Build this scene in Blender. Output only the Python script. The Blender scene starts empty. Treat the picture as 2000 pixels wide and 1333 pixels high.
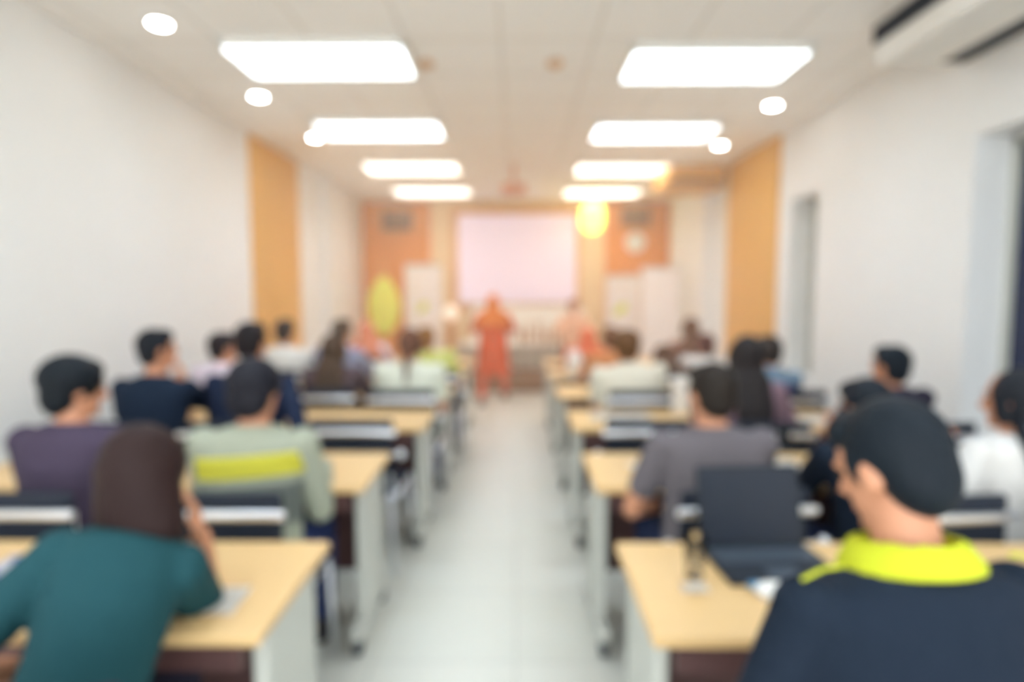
import bpy, bmesh, math, random
from mathutils import Vector, Matrix, Euler, Quaternion
random.seed(7)
R = math.radians
S = bpy.context.scene
COL = S.collection

# ------------------------------------------------------------------ camera
F_PX, W_PX, H_PX = 1170.0, 2000.0, 1333.0
PITCH, YAW = 4.6, 0.39
CAM_H = 1.55
cd = bpy.data.cameras.new('camera'); cam = bpy.data.objects.new('camera', cd); COL.objects.link(cam)
cd.sensor_width = 36; cd.lens = 36 * F_PX / W_PX; cd.clip_start = .02; cd.clip_end = 60
cam.location = (0, 0, CAM_H); cam.rotation_euler = (R(90 - PITCH), 0, R(YAW))
cd.dof.use_dof = True; cd.dof.focus_distance = .21; cd.dof.aperture_fstop = 3.75; cd.dof.aperture_blades = 0
S.camera = cam

# ------------------------------------------------------------------ world, exposure
S.view_settings.view_transform = 'Standard'; S.view_settings.look = 'None'
S.view_settings.exposure = 0.64; S.view_settings.gamma = 1.0; S.view_settings.use_curve_mapping = False
w = bpy.data.worlds.new('world'); S.world = w; w.use_nodes = True
w.node_tree.nodes['Background'].inputs[0].default_value = (.86, .90, .94, 1)
w.node_tree.nodes['Background'].inputs[1].default_value = 2.8  # ambient fill added through the open rear end to brighten ceiling and walls
S.cycles.use_denoising = True
S.cycles.max_bounces = 8; S.cycles.diffuse_bounces = 6; S.cycles.volume_bounces = 2; S.cycles.use_adaptive_sampling = True; S.cycles.adaptive_threshold = .07; S.cycles.sample_clamp_indirect = 8
TROFFER, DOWN, WARM = 7.0, 22.0, 1.0

_rot = Euler(cam.rotation_euler).to_matrix()
def at(px, py, Y):
    "the point of the room a sight line meets at distance Y down the room"
    d = _rot @ Vector(((px - W_PX/2)/F_PX, -(py - H_PX/2)/F_PX, -1))
    k = Y / d.y
    return Vector((d.x*k, Y, CAM_H + d.z*k))

# ------------------------------------------------------------------ materials
def lin(c):
    c = c/255.0
    return c/12.92 if c <= .04045 else ((c+.055)/1.055)**2.4
def rgb(r, g, b): return (lin(r), lin(g), lin(b), 1)
MATS = {}
def mat(name, col, rough=.6, metal=0, emit=None, es=0, noise=0, nscale=8, bump=0, trans=0, stretch=None, ior=1.45):
    if name in MATS: return MATS[name]
    m = bpy.data.materials.new(name); m.use_nodes = True; nt = m.node_tree; b = nt.nodes['Principled BSDF']
    b.inputs['Base Color'].default_value = col; b.inputs['Roughness'].default_value = rough; b.inputs['Metallic'].default_value = metal
    b.inputs['Transmission Weight'].default_value = trans; b.inputs['IOR'].default_value = ior
    if emit: b.inputs['Emission Color'].default_value = emit; b.inputs['Emission Strength'].default_value = es
    if noise or bump:
        tc = nt.nodes.new('ShaderNodeTexCoord'); mp = nt.nodes.new('ShaderNodeMapping')
        if stretch: mp.inputs['Scale'].default_value = stretch
        n = nt.nodes.new('ShaderNodeTexNoise'); n.inputs['Scale'].default_value = nscale; n.inputs['Detail'].default_value = 4
        nt.links.new(tc.outputs['Object'], mp.inputs[0]); nt.links.new(mp.outputs[0], n.inputs['Vector'])
        if noise:
            mx = nt.nodes.new('ShaderNodeMix'); mx.data_type = 'RGBA'
            mx.inputs[6].default_value = tuple(min(1, c*(1-noise)) for c in col[:3])+(1,)
            mx.inputs[7].default_value = tuple(min(1, c*(1+noise)) for c in col[:3])+(1,)
            nt.links.new(n.outputs[0], mx.inputs[0]); nt.links.new(mx.outputs[2], b.inputs['Base Color'])
        if bump:
            bp = nt.nodes.new('ShaderNodeBump'); bp.inputs['Strength'].default_value = bump; bp.inputs['Distance'].default_value = .01
            nt.links.new(n.outputs[0], bp.inputs['Height']); nt.links.new(bp.outputs[0], b.inputs['Normal'])
    MATS[name] = m; return m

M_wall = mat('white_paint', (.84, .84, .825, 1), .55, noise=.015, nscale=3)
M_ledge = mat('cream_paint', rgb(240, 212, 170), .6, noise=.02)
M_wood = mat('honey_wood', rgb(224, 172, 98), .45, noise=.10, nscale=3, stretch=(1, 1, .15))
M_owood = mat('orange_wood', rgb(226, 134, 44), .45, noise=.10, nscale=3, stretch=(4, 1, .3))
M_frame = mat('tan_wood', rgb(225, 170, 110), .5, noise=.06)
M_desk = mat('beech_laminate', rgb(222, 185, 130), .38, noise=.05, nscale=2, stretch=(1, 8, 1))
M_panel = mat('dark_brown_laminate', rgb(92, 64, 62), .5, noise=.08)
M_grey = mat('light_grey_metal', rgb(196, 197, 188), .45)
M_black = mat('black_plastic', rgb(30, 38, 50), .6)
M_black2 = mat('navy_black_upholstery', rgb(28, 36, 50), .75, bump=.2, nscale=200)
M_chrome = mat('chrome', (.86, .88, .92, 1), .38, 1)
M_rubber = mat('castor_rubber', rgb(70, 76, 80), .6)
M_paper = mat('white_paper', rgb(236, 234, 228), .7)
M_white = mat('white_plastic', rgb(235, 232, 225), .4)
M_glass = mat('clear_glass', (1, 1, 1, 1), .03, trans=1, ior=1.18)
M_cloth = mat('cream_cloth', rgb(250, 246, 238), .85, bump=.3, nscale=12)
M_dkbrown = mat('dark_brown_wood', rgb(130, 88, 60), .5, noise=.1)
M_lens = mat('lamp_glass', (1, 1, 1, 1), .4, emit=(1, .99, .95, 1), es=DOWN)
M_troff = mat('troffer_glow', (1, 1, 1, 1), .5, emit=(.79, .95, 1.14, 1), es=TROFFER)
M_troff_mid = mat('troffer_glow_neutral', (1, 1, 1, 1), .5, emit=(.86, .96, 1.12, 1), es=TROFFER*1.3)
M_troff_warm = mat('troffer_glow_warm', (1, 1, 1, 1), .5, emit=(1.0, .94, .90, 1), es=TROFFER*1.15)
M_skin = mat('skin', rgb(205, 145, 112), .5, noise=.04, nscale=20)
M_eye = mat('eye_dark', rgb(40, 28, 24), .2)
M_mouth = mat('lips', rgb(165, 90, 82), .5)
M_shoe = mat('black_shoe', rgb(40, 38, 42), .5)
M_dark_glass = mat('night_window', rgb(36, 44, 74), .12)
M_screen = mat('projector_screen', rgb(225, 206, 216), .6, emit=(.86, .80, 1.0, 1), es=.20)
M_yel = mat('yellow_paper_lantern', rgb(240, 225, 90), .6, emit=(1, .74, .12, 1), es=2.5)
M_globe = mat('globe_glow', rgb(250, 240, 225), .5, emit=(1, .80, .58, 1), es=.25)

def ceiling_mat():
    m = bpy.data.materials.new('ceiling_tiles'); m.use_nodes = True; nt = m.node_tree; b = nt.nodes['Principled BSDF']
    tc = nt.nodes.new('ShaderNodeTexCoord'); mp = nt.nodes.new('ShaderNodeMapping'); mp.inputs['Location'].default_value = (.1, .27, 0)
    br = nt.nodes.new('ShaderNodeTexBrick'); br.offset = 0; br.inputs['Scale'].default_value = 1
    br.inputs['Brick Width'].default_value = .6; br.inputs['Row Height'].default_value = .6
    br.inputs['Mortar Size'].default_value = .012; br.inputs['Mortar Smooth'].default_value = .2
    br.inputs['Color1'].default_value = (.93, .91, .88, 1); br.inputs['Color2'].default_value = (.925, .905, .87, 1); br.inputs['Mortar'].default_value = (.80, .76, .71, 1)
    nt.links.new(tc.outputs['Object'], mp.inputs[0]); nt.links.new(mp.outputs[0], br.inputs['Vector']); nt.links.new(br.outputs[0], b.inputs['Base Color'])
    b.inputs['Roughness'].default_value = .85; return m
def floor_mat():
    m = bpy.data.materials.new('floor_tiles'); m.use_nodes = True; nt = m.node_tree; b = nt.nodes['Principled BSDF']
    tc = nt.nodes.new('ShaderNodeTexCoord'); br = nt.nodes.new('ShaderNodeTexBrick'); br.offset = 0
    br.inputs['Scale'].default_value = 1; br.inputs['Brick Width'].default_value = .6; br.inputs['Row Height'].default_value = .6
    br.inputs['Mortar Size'].default_value = .004
    br.inputs['Color1'].default_value = rgb(216, 216, 206); br.inputs['Color2'].default_value = rgb(212, 213, 203); br.inputs['Mortar'].default_value = rgb(190, 190, 182)
    nt.links.new(tc.outputs['Object'], br.inputs['Vector']); nt.links.new(br.outputs[0], b.inputs['Base Color'])
    b.inputs['Roughness'].default_value = .38; return m
M_ceil, M_floor = ceiling_mat(), floor_mat()

# ------------------------------------------------------------------ mesh helpers
def box(bm, lo, hi, M=None):
    lo, hi = Vector(lo), Vector(hi)
    r = bmesh.ops.create_cube(bm, size=1)['verts']
    c, s = (lo+hi)/2, hi-lo
    for v in r:
        v.co = Vector((v.co.x*s.x, v.co.y*s.y, v.co.z*s.z)) + c
        if M is not None: v.co = M @ v.co
    return r
def frame(d):
    d = d.normalized(); u = Vector((0, 0, 1)) if abs(d.z) < .9 else Vector((0, 1, 0))
    a = d.cross(u).normalized(); return a, a.cross(d).normalized()
def cone(bm, a, b, ra, rb, n=16, caps=True):
    a, b = Vector(a), Vector(b); p, q = frame(b-a)
    A = [bm.verts.new(a+(p*math.cos(t)+q*math.sin(t))*ra) for t in [2*math.pi*i/n for i in range(n)]]
    B = [bm.verts.new(b+(p*math.cos(t)+q*math.sin(t))*rb) for t in [2*math.pi*i/n for i in range(n)]]
    for i in range(n): bm.faces.new((A[i], A[(i+1) % n], B[(i+1) % n], B[i]))
    if caps: bm.faces.new(A[::-1]); bm.faces.new(B)
def tube(bm, pts, r, n=10):
    pts = [Vector(p) for p in pts]
    for i in range(len(pts)-1): cone(bm, pts[i], pts[i+1], r, r, n)
    for p in pts[1:-1]: ell(bm, p, (r, r, r), n=8)
def ell(bm, c, r, M=None, n=16):
    vs = bmesh.ops.create_uvsphere(bm, u_segments=n, v_segments=max(6, n*2//3), radius=1)['verts']
    c = Vector(c)
    for v in vs:
        p = Vector((v.co.x*r[0], v.co.y*r[1], v.co.z*r[2]))
        if M is not None: p = M @ p
        v.co = p + c
def cap(bm, a, b, ra, rb, n=14):
    cone(bm, a, b, ra, rb, n, True); ell(bm, a, (ra,)*3, n=n); ell(bm, b, (rb,)*3, n=n)
def loft(bm, rings, n=24):
    "rings: (centre, rx, ry, matrix)"
    prev = None; first = None
    for c, rx, ry, M in rings:
        vs = [bm.verts.new(Vector(c)+M@Vector((rx*math.cos(t), ry*math.sin(t), 0))) for t in [2*math.pi*i/n for i in range(n)]]
        if prev:
            for i in range(n): bm.faces.new((prev[i], prev[(i+1) % n], vs[(i+1) % n], vs[i]))
        else: first = vs
        prev = vs
    bm.faces.new(first[::-1]); bm.faces.new(prev)
def lathe(bm, prof, n=32, c=(0, 0, 0)):
    loft(bm, [(Vector(c)+Vector((0, 0, z)), r, r, Matrix.Identity(3)) for r, z in prof], n)
def finish(name, bm, m, parent=None, smooth=False, bevel=0):
    bmesh.ops.recalc_face_normals(bm, faces=bm.faces)
    me = bpy.data.meshes.new(name); bm.to_mesh(me); bm.free()
    o = bpy.data.objects.new(name, me); COL.objects.link(o)
    if m: me.materials.append(m)
    if smooth: me.shade_smooth()
    if bevel:
        b = o.modifiers.new('bevel', 'BEVEL'); b.width = bevel; b.segments = 3; b.limit_method = 'ANGLE'
    if parent: o.parent = parent
    return o
def voxel(name, bm, m, parent, size, smooth=4):
    "fuse overlapping solids into one continuous surface"
    bmesh.ops.recalc_face_normals(bm, faces=bm.faces)
    me = bpy.data.meshes.new(name); bm.to_mesh(me); bm.free()
    o = bpy.data.objects.new(name, me); COL.objects.link(o)
    r = o.modifiers.new('r', 'REMESH'); r.mode = 'VOXEL'; r.voxel_size = size; r.use_smooth_shade = True
    if smooth: s = o.modifiers.new('s', 'SMOOTH'); s.iterations = smooth; s.factor = .5
    dg = bpy.context.evaluated_depsgraph_get(); dg.update()
    me2 = bpy.data.meshes.new_from_object(o.evaluated_get(dg)); me2.name = name
    o.modifiers.clear(); o.data = me2; bpy.data.meshes.remove(me)
    me2.materials.clear(); me2.materials.append(m); me2.shade_smooth()
    o.parent = parent; return o
def empty(name, loc=(0, 0, 0), rz=0, label=None, cat=None, group=None):
    o = bpy.data.objects.new(name, None); COL.objects.link(o); o.location = loc; o.rotation_euler = (0, 0, rz); o.empty_display_size = .1
    return tag(o, label, cat, group)
def tag(o, label=None, cat=None, group=None, kind=None):
    if label: o['label'] = label
    if cat: o['category'] = cat
    if group: o['group'] = group
    if kind: o['kind'] = kind
    return o
def struct(name, boxes, m, bevel=0):
    bm = bmesh.new()
    for lo, hi in boxes: box(bm, lo, hi)
    return tag(finish(name, bm, m, bevel=bevel), kind='structure')
def copy_tree(o, parent=None):
    c = o.copy(); COL.objects.link(c); c.parent = parent
    for ch in o.children: copy_tree(ch, c)
    return c

# ------------------------------------------------------------------ the room
XL, XR, YB, YF, ZC = -2.70, 2.68, -3.2, 10.6, 3.15
struct('floor', [((XL-.3, YB-.2, -.1), (XR+.6, YF+.2, 0))], M_floor)
struct('ceiling', [((XL-.3, YB-.2, ZC), (XR+.6, YF+.2, ZC+.1))], M_ceil)
struct('wall_left', [((XL-.15, YB, 0), (XL, YF, ZC))], M_wall)
struct('wall_back', [((XL-.15, YF, 0), (XR+.15, YF+.15, ZC))], M_ledge)
# right wall, with two tall window recesses
WZ0, WZ1, XO = 0.75, 2.46, XR+.25
N1, N2 = (1.4, 3.60), (5.42, 5.97)
struct('wall_right', [((XR, YB, 0), (XO, N1[0], ZC)), ((XR, N1[1], 0), (XO, N2[0], ZC)), ((XR, N2[1], 0), (XO, YF, ZC)),
                      ((XR, N1[0], WZ1), (XO, N1[1], ZC)), ((XR, N1[0], 0), (XO, N1[1], WZ0)),
                      ((XR, N2[0], WZ1), (XO, N2[1], ZC)), ((XR, N2[0], 0), (XO, N2[1], WZ0))], M_wall)
for i, n in enumerate((N1, N2)):
    t = tag(bpy.data.objects.new('window_%d' % (i+1), None), kind='structure'); COL.objects.link(t); t.location = (XO, (n[0]+n[1])/2, WZ0)
    bm = bmesh.new(); hw = (n[1]-n[0])/2; hh = WZ1-WZ0; fw = .04
    box(bm, (-.03, -hw, 0), (.02, hw, fw)); box(bm, (-.03, -hw, hh-fw), (.02, hw, hh)); box(bm, (-.03, -hw, 0), (.02, -hw+fw, hh)); box(bm, (-.03, hw-fw, 0), (.02, hw, hh))
    if hw > .5: box(bm, (-.03, -.02, 0), (.02, .02, hh))
    finish('window_frame', bm, M_grey, t)
    bm = bmesh.new(); box(bm, (0, -hw+fw, fw), (.012, hw-fw, hh-fw)); finish('window_pane', bm, M_dark_glass if i == 0 else M_grey, t)
# skirting
struct('baseboard_left', [((XL, YB, 0), (XL+.015, YF, .1))], M_grey)
struct('baseboard_right', [((XR-.015, YB, 0), (XR, YF, .1))], M_grey)
# wood panelling: one bay on each side wall, two on the end wall, a surround for the screen
struct('trim_1', [((XL, 6.14, 0), (XL+.03, 7.45, ZC-.01))], M_wood)
struct('trim_2', [((XR-.03, 6.2, 0), (XR, 7.62, ZC-.01))], M_wood)
struct('trim_3', [((XL+.02, YF-.06, 0), (-1.50, YF, 3.12))], M_owood)
struct('trim_4', [((1.56, YF-.06, 0), (XR-.02, YF, 3.12))], M_owood)
struct('trim_5', [((-1.14, YF-.04, 1.22), (1.13, YF, 3.03))], M_frame)
# shallow piers along the front part of the side walls
struct('trim_6', [((XL, 8.35, 0), (XL+.10, 9.1, ZC-.01))], M_wall)
struct('trim_7', [((XR-.14, 8.2, 0), (XR, 8.95, 3.05)), ((XR-.08, 9.5, 0), (XR, 10.1, 3.05))], M_wall)
# timber bulkhead under the ceiling on the right
bm = bmesh.new(); box(bm, (-.42, -.35, 0), (.36, .35, .26))
t = empty('bulkhead', (2.26, 8.0, 2.88), label='honey wood box bulkhead under the ceiling on the right, past the wood bay', cat='bulkhead')
finish('casing', bm, M_wood, t, bevel=.01)
bm = bmesh.new(); box(bm, (-.36, -.36, .03), (.30, -.348, .10)); finish('slot', bm, M_dkbrown, t)

# ------------------------------------------------------------------ ceiling lamps
def troffer(x, y, label):
    t = empty('ceiling_light', (x, y, ZC), label=label, cat='ceiling light', group='fluorescent ceiling lights')
    bm = bmesh.new(); a, b, h = .585, .285, .05
    for lo, hi in (((-a, -b, -h), (a, -b+.015, 0)), ((-a, b-.015, -h), (a, b, 0)), ((-a, -b, -h), (-a+.015, b, 0)), ((a-.015, -b, -h), (a, b, 0))): box(bm, lo, hi)
    finish('frame', bm, M_white, t)
    bm = bmesh.new(); box(bm, (-a+.015, -b+.015, -.010), (a-.015, b-.015, -.004)); finish('diffuser', bm, M_troff if y < 5 else M_troff_mid if y < 7 else M_troff_warm, t)
    bm = bmesh.new()
    for k in range(1, 16): box(bm, (-a+.015+k*.0731-.002, -b+.02, -h+.002), (-a+.015+k*.0731+.002, b-.02, -.011))
    for k in range(1, 8): box(bm, (-a+.02, -b+.015+k*.07125-.002, -h+.002), (a-.02, -b+.015+k*.07125+.002, -.011))
    finish('louvre', bm, M_white, t)
ys = [(-1.4, 'behind the viewer'), (.5, 'overhead'), (2.4, 'just out of the top of the view'), (4.19, 'the nearest one in view'), (5.92, 'second from the viewer'), (7.68, 'third from the viewer'), (9.45, 'the farthest, close to the screen wall')]
for y, d in ys:
    troffer(-1.30, y, 'white louvred ceiling light panel, left row, '+d)
    troffer(1.34, y+.10, 'white louvred ceiling light panel, right row, '+d)
def downlight(x, y, label, warm=False):
    t = empty('downlight', (x, y, ZC), label=label, cat='downlight', group='round ceiling downlights')
    bm = bmesh.new(); lathe(bm, [(.085, 0), (.085, -.008), (.065, -.014)]); finish('rim', bm, M_white, t, smooth=True)
    bm = bmesh.new(); lathe(bm, [(.058, -.0145), (.05, -.02)]); finish('lens', bm, M_lens, t, smooth=True)
downlight(-2.11, 3.67, 'round white downlight, nearest on the left side of the ceiling')
downlight(-2.09, 4.99, 'round white downlight, middle of the left side of the ceiling')
downlight(-2.06, 6.28, 'round white downlight, farthest on the left, beside the wood bay')
downlight(2.18, 5.25, 'round white downlight, nearer of two on the right side')
downlight(2.2, 6.63, 'round white downlight, farther of two on the right side')
for x, y, s in ((-.63, 6.95*.62, 'left'), (.27, 4.3, 'right')):
    bm = bmesh.new(); lathe(bm, [(.06, 0), (.06, -.02), (.045, -.035)])
    o = tag(finish('smoke_detector', bm, mat('tan_plastic', rgb(214, 180, 148), .5), smooth=True), 'small tan round ceiling detector, %s of the pair over the aisle' % s, 'smoke detector', 'ceiling detectors'); o.location = (x, y, ZC)

# warm lamps of the stage end
def lamp(name, loc, e, col, size):
    l = bpy.data.lights.new(name, 'POINT'); l.energy = e; l.color = col; l.shadow_soft_size = size
    o = bpy.data.objects.new(name, l); COL.objects.link(o); o.location = loc; return o

# ------------------------------------------------------------------ air conditioner on the ceiling, right
t = empty('air_conditioner', (2.39, 2.45, 2.89), label='white ceiling air conditioner with dark slots, top right corner', cat='air conditioner')
bm = bmesh.new(); box(bm, (-.25, -1.0, 0), (.25, 1.27, .265)); finish('casing', bm, M_white, t, bevel=.02)
bm = bmesh.new(); box(bm, (-.262, -.95, .13), (-.248, 1.27, .235)); finish('intake_slot', bm, M_black, t)
bm = bmesh.new(); box(bm, (.07, -.95, -.012), (.20, 1.15, .004)); finish('outlet_slot', bm, M_black, t)
bm = bmesh.new(); box(bm, (.02, -.95, -.02), (.05, 1.15, 0)); finish('louvre', bm, M_white, t)

# ------------------------------------------------------------------ end wall furniture
t = empty('projection_screen', (.02, YF-.05, 1.36), label='large glowing pinkish white projection screen on the end wall', cat='screen')
bm = bmesh.new(); box(bm, (-1.03, -.02, .03), (1.03, -.012, 1.55)); finish('fabric', bm, M_screen, t)
bm = bmesh.new(); cone(bm, (-1.08, -.02, 1.58), (1.08, -.02, 1.58), .035, .035); finish('roller_case', bm, M_frame, t)
bm = bmesh.new(); box(bm, (-1.03, -.03, 0), (1.03, -.005, .03)); finish('bottom_bar', bm, M_white, t)
t = empty('projector', (-.03, 7.6, 2.83), label='small projector hanging from the ceiling in front of the screen', cat='projector')
M_proj = mat('projector_shell', rgb(222, 160, 130), .5)
bm = bmesh.new(); box(bm, (-.15, -.12, -.05), (.15, .14, .06)); finish('body', bm, M_proj, t, bevel=.015)
bm = bmesh.new(); cone(bm, (.05, .13, 0), (.05, .17, 0), .035, .032); finish('lens', bm, M_glass, t)
bm = bmesh.new(); cone(bm, (0, 0, .05), (0, 0, .37), .018, .018); box(bm, (-.06, -.06, .35), (.06, .06, .37)); finish('mount_pole', bm, M_proj, t)
def speaker(loc, label, m):
    t = empty('loudspeaker', loc, label=label, cat='loudspeaker', group='wall loudspeakers')
    bm = bmesh.new(); box(bm, (-.24, -.2, -.16), (.24, .0, .16)); finish('cabinet', bm, m, t, bevel=.01)
    bm = bmesh.new(); box(bm, (-.22, -.212, -.14), (.22, -.2, .14)); finish('grille', bm, mat(m.name+'_grille', rgb(110, 72, 46), .8), t)
    bm = bmesh.new(); box(bm, (-.05, -.0, -.05), (.05, .05, .05)); finish('bracket', bm, m, t)
M_spk1, M_spk2 = mat('brown_speaker', rgb(96, 58, 30), .6), mat('tan_speaker', rgb(130, 74, 34), .6)
p = at(777, 432, 10.45); speaker((p.x, 10.5, p.z), 'brown box loudspeaker high on the left wood bay of the end wall', M_spk1)
p = at(1240, 424, 10.45); speaker((p.x, 10.5, p.z), 'brown box loudspeaker on the right wood bay above the white clock', M_spk2)
p = at(1241, 474, 10.5)
t = empty('wall_clock', (p.x, 10.53, p.z), label='round white wall clock under the right loudspeaker', cat='clock')
for nm, r0, y0, y1, m in (('rim', .17, 0, -.04, M_white), ('face', .15, -.041, -.045, M_paper)):
    bm = bmesh.new(); cone(bm, (0, y0, 0), (0, y1, 0), r0, r0, 32); finish(nm, bm, m, t, smooth=False)
bm = bmesh.new(); box(bm, (-.006, -.05, 0), (.006, -.046, .11)); finish('hand', bm, M_black, t)
bm = bmesh.new(); box(bm, (0, -.05, -.006), (.08, -.046, .006)); finish('hand', bm, M_black, t)
# yellow lantern
p = at(1157, 425, 9.6)
t = empty('paper_lantern', p, label='glowing yellow paper lantern hanging right of the screen', cat='lantern')
bm = bmesh.new(); lathe(bm, [(.06, -.24), (.12, -.21), (.175, -.12), (.19, 0), (.175, .12), (.12, .21), (.06, .24)]); finish('shade', bm, M_yel, t, smooth=True)
bm = bmesh.new(); cone(bm, (0, 0, .24), (0, 0, ZC-p.z), .004, .004, 6); finish('cord', bm, M_black, t)
# head table
t = empty('head_table', (.36, 9.45, 0), label='long head table with cream cloth and brown base before the screen', cat='table')
bm = bmesh.new(); box(bm, (-1.25, -.3, .72), (.75, .3, .75)); finish('tabletop', bm, M_cloth, t)
bm = bmesh.new()
n = 60; vs = []
for i in range(n+1):
    x = -1.26+2.02*i/n; y = -.31-.012*math.sin(i*1.3); vs.append((bm.verts.new((x, y, .755)), bm.verts.new((x, y-.01, .40))))
for i in range(n): bm.faces.new((vs[i][0], vs[i+1][0], vs[i+1][1], vs[i][1]))
bmesh.ops.solidify(bm, geom=bm.faces[:], thickness=.006); finish('cloth_skirt', bm, M_cloth, t, smooth=True)
bm = bmesh.new(); box(bm, (-1.1, -.28, .02), (.65, .28, .71)); finish('base', bm, M_dkbrown, t)
# low white backdrop board behind the head table
bm = bmesh.new(); box(bm, (-.95, -.02, 0), (.95, .02, 1.33))
o = tag(finish('display_board', bm, M_cloth), 'low cream display board standing behind the head table', 'board'); o.location = (.2, 10.2, .0)
M_bottle = mat('amber_bottle', rgb(176, 128, 88), .35)
bm = bmesh.new(); lathe(bm, [(.03, 0), (.032, .02), (.032, .15), (.014, .2), (.014, .235), (.016, .25)]); btl = finish('bottle', bm, M_bottle, smooth=True)
DS = ['left of its group', 'second from the left', 'third from the left', 'fourth from the left', 'fifth from the left', 'rightmost']
for k, px in enumerate((1018, 1032, 1052, 1066, 1080, 1094)):
    b = btl if k == 0 else btl.copy()
    if k: COL.objects.link(b)
    p = at(px, 650, 9.35 + .1*(k % 2)); b.location = (p.x, p.y, .755); b.scale = (1, 1, 1.0+.25*((k*7) % 3))
    tag(b, 'brown bottle on the cream head table, '+DS[k], 'bottle', 'bottles on the head table')
# globe lamp on a wooden post
p = at(881, 612, 9.0)
t = empty('floor_lamp', (p.x, 9.0, 0), label='white globe lamp on a brown wooden post left of the presenter', cat='lamp')
bm = bmesh.new(); ell(bm, (0, 0, p.z), (.115,)*3, n=24); finish('globe', bm, M_globe, t, smooth=True)
bm = bmesh.new(); box(bm, (-.07, -.07, .03), (.07, .07, p.z-.12)); finish('post', bm, mat('post_wood', rgb(196, 140, 88), .5), t, bevel=.01)
bm = bmesh.new(); cone(bm, (0, 0, 0), (0, 0, .03), .16, .16, 24); finish('base', bm, M_dkbrown, t)

# yellow-green flag furled on a stand
p = at(750, 600, 9.2)
t = empty('flag', (p.x, 9.2, 0), label='yellow-green flag draped on a pole beside the left flip chart', cat='flag')
bm = bmesh.new(); cone(bm, (0, 0, 0), (0, 0, 2.0), .014, .014); finish('pole', bm, M_wood, t)
bm = bmesh.new(); cone(bm, (0, 0, 0), (0, 0, .04), .16, .12, 24); finish('base', bm, M_dkbrown, t)
bm = bmesh.new(); prof = [(.02, 1.82), (.07, 1.76), (.14, 1.66), (.20, 1.52), (.225, 1.36), (.21, 1.2), (.16, 1.05), (.10, .95), (.05, .9)]
rings = []
n = 48
prev = None
for r_, z in prof:
    vs = [bm.verts.new((r_*(1+.16*math.sin(7*a_+z*2))*math.cos(a_), r_*.45*(1+.25*math.sin(7*a_))*math.sin(a_), z)) for a_ in [2*math.pi*i/n for i in range(n)]]
    if prev:
        for i in range(n): bm.faces.new((prev[i], prev[(i+1) % n], vs[(i+1) % n], vs[i]))
    else: bm.faces.new(vs)
    prev = vs
bm.faces.new(prev)
finish('cloth', bm, mat('lime_flag', rgb(232, 230, 96), .7), t, smooth=True)
bm = bmesh.new(); ell(bm, (0, 0, 2.02), (.02, .02, .035)); finish('finial', bm, M_wood, t)

# flip charts
def flipchart(px, pyt, pyb, wpx, Y, label, mark=None, tilt=0, mcol=rgb(245, 236, 232)):
    a, b = at(px, pyt, Y), at(px, pyb, Y); W = wpx*Y/F_PX
    t = empty('flip_chart', (a.x, Y, 0), R(tilt), label, 'flip chart', 'flip charts at the front')
    h = a.z-b.z
    bm = bmesh.new(); box(bm, (-W/2, 0, b.z), (W/2, .02, a.z)); finish('board', bm, M_white, t, bevel=.005)
    bm = bmesh.new(); box(bm, (-W/2+.02, -.012, b.z+.03), (W/2-.02, -.002, a.z-.03)); sh = finish('paper_pad', bm, mat('flip_paper', mcol, .8), t)
    bm = bmesh.new(); box(bm, (-W/2, -.02, a.z-.035), (W/2, -.012, a.z-.005)); finish('clamp', bm, M_grey, t)
    for s in (-1, 1):
        bm = bmesh.new(); tube(bm, [(s*W*.3, .01, b.z+.1), (s*W*.55, -.12, .01)], .012); finish('leg', bm, M_grey, t)
    bm = bmesh.new(); tube(bm, [(0, .03, a.z-.2), (0, .45, .01)], .012); finish('leg', bm, M_grey, t)
    if mark:
        for (mx, my, s1, s2) in mark:
            q = at(mx, my, Y); bm = bmesh.new(); cone(bm, (q.x-a.x, -.013, q.z), (q.x-a.x, -.016, q.z), s1, s1, 20)
            for v in bm.verts: v.co.z = q.z+(v.co.z-q.z)*s2 + (v.co.x-(q.x-a.x))*.5
            finish('drawing', bm, mat('lime_marker', rgb(222, 226, 110), .7), t)
flipchart(826, 516, 690, 72, 9.6, 'white flip chart with a lime mark left of the screen', [(827, 600, .08, 1)])
flipchart(1217, 537, 700, 66, 9.7, 'white flip chart with a lime mark right of the screen', [(1212, 605, .11, .8)], -4)
flipchart(1291, 521, 700, 74, 8.7, 'tall plain white flip chart, rightmost, nearest the right wall', None, -6)

# ------------------------------------------------------------------ desks
DW, DD, DH = 1.78, .54, .75
def make_desk():
    t = empty('desk')
    bm = bmesh.new(); box(bm, (-DW/2, 0, DH-.03), (DW/2, DD, DH)); finish('tabletop', bm, M_desk, t, bevel=.008)
    bm = bmesh.new(); box(bm, (-DW/2+.07, DD-.13, .20), (DW/2-.07, DD-.11, DH-.03)); finish('modesty_panel', bm, M_panel, t)
    bm = bmesh.new(); box(bm, (-DW/2+.07, .05, DH-.12), (DW/2-.07, .08, DH-.03)); finish('apron', bm, M_panel, t)
    for s in (-1, 1):
        x = s*(DW/2-.045)
        bm = bmesh.new(); box(bm, (x-.02, .10, .13), (x+.02, DD-.08, DH-.03)); finish('end_panel', bm, M_grey, t, bevel=.01)
        bm = bmesh.new(); box(bm, (x-.025, .0, .075), (x+.025, DD-.02, .13)); ft = finish('foot', bm, M_grey, t, bevel=.01)
        for y in (.04, DD-.06):
            bm = bmesh.new(); cone(bm, (x-.015, y, .037), (x+.015, y, .037), .037, .037, 20); box(bm, (x-.02, y-.02, .04), (x+.02, y+.02, .08)); finish('castor', bm, M_rubber, ft)
    return t
ROWS = ['front-most in the picture', 'in the second row', 'in the third row', 'in the fourth row', 'in the fifth row', 'in the row farthest from the viewer']
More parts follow.
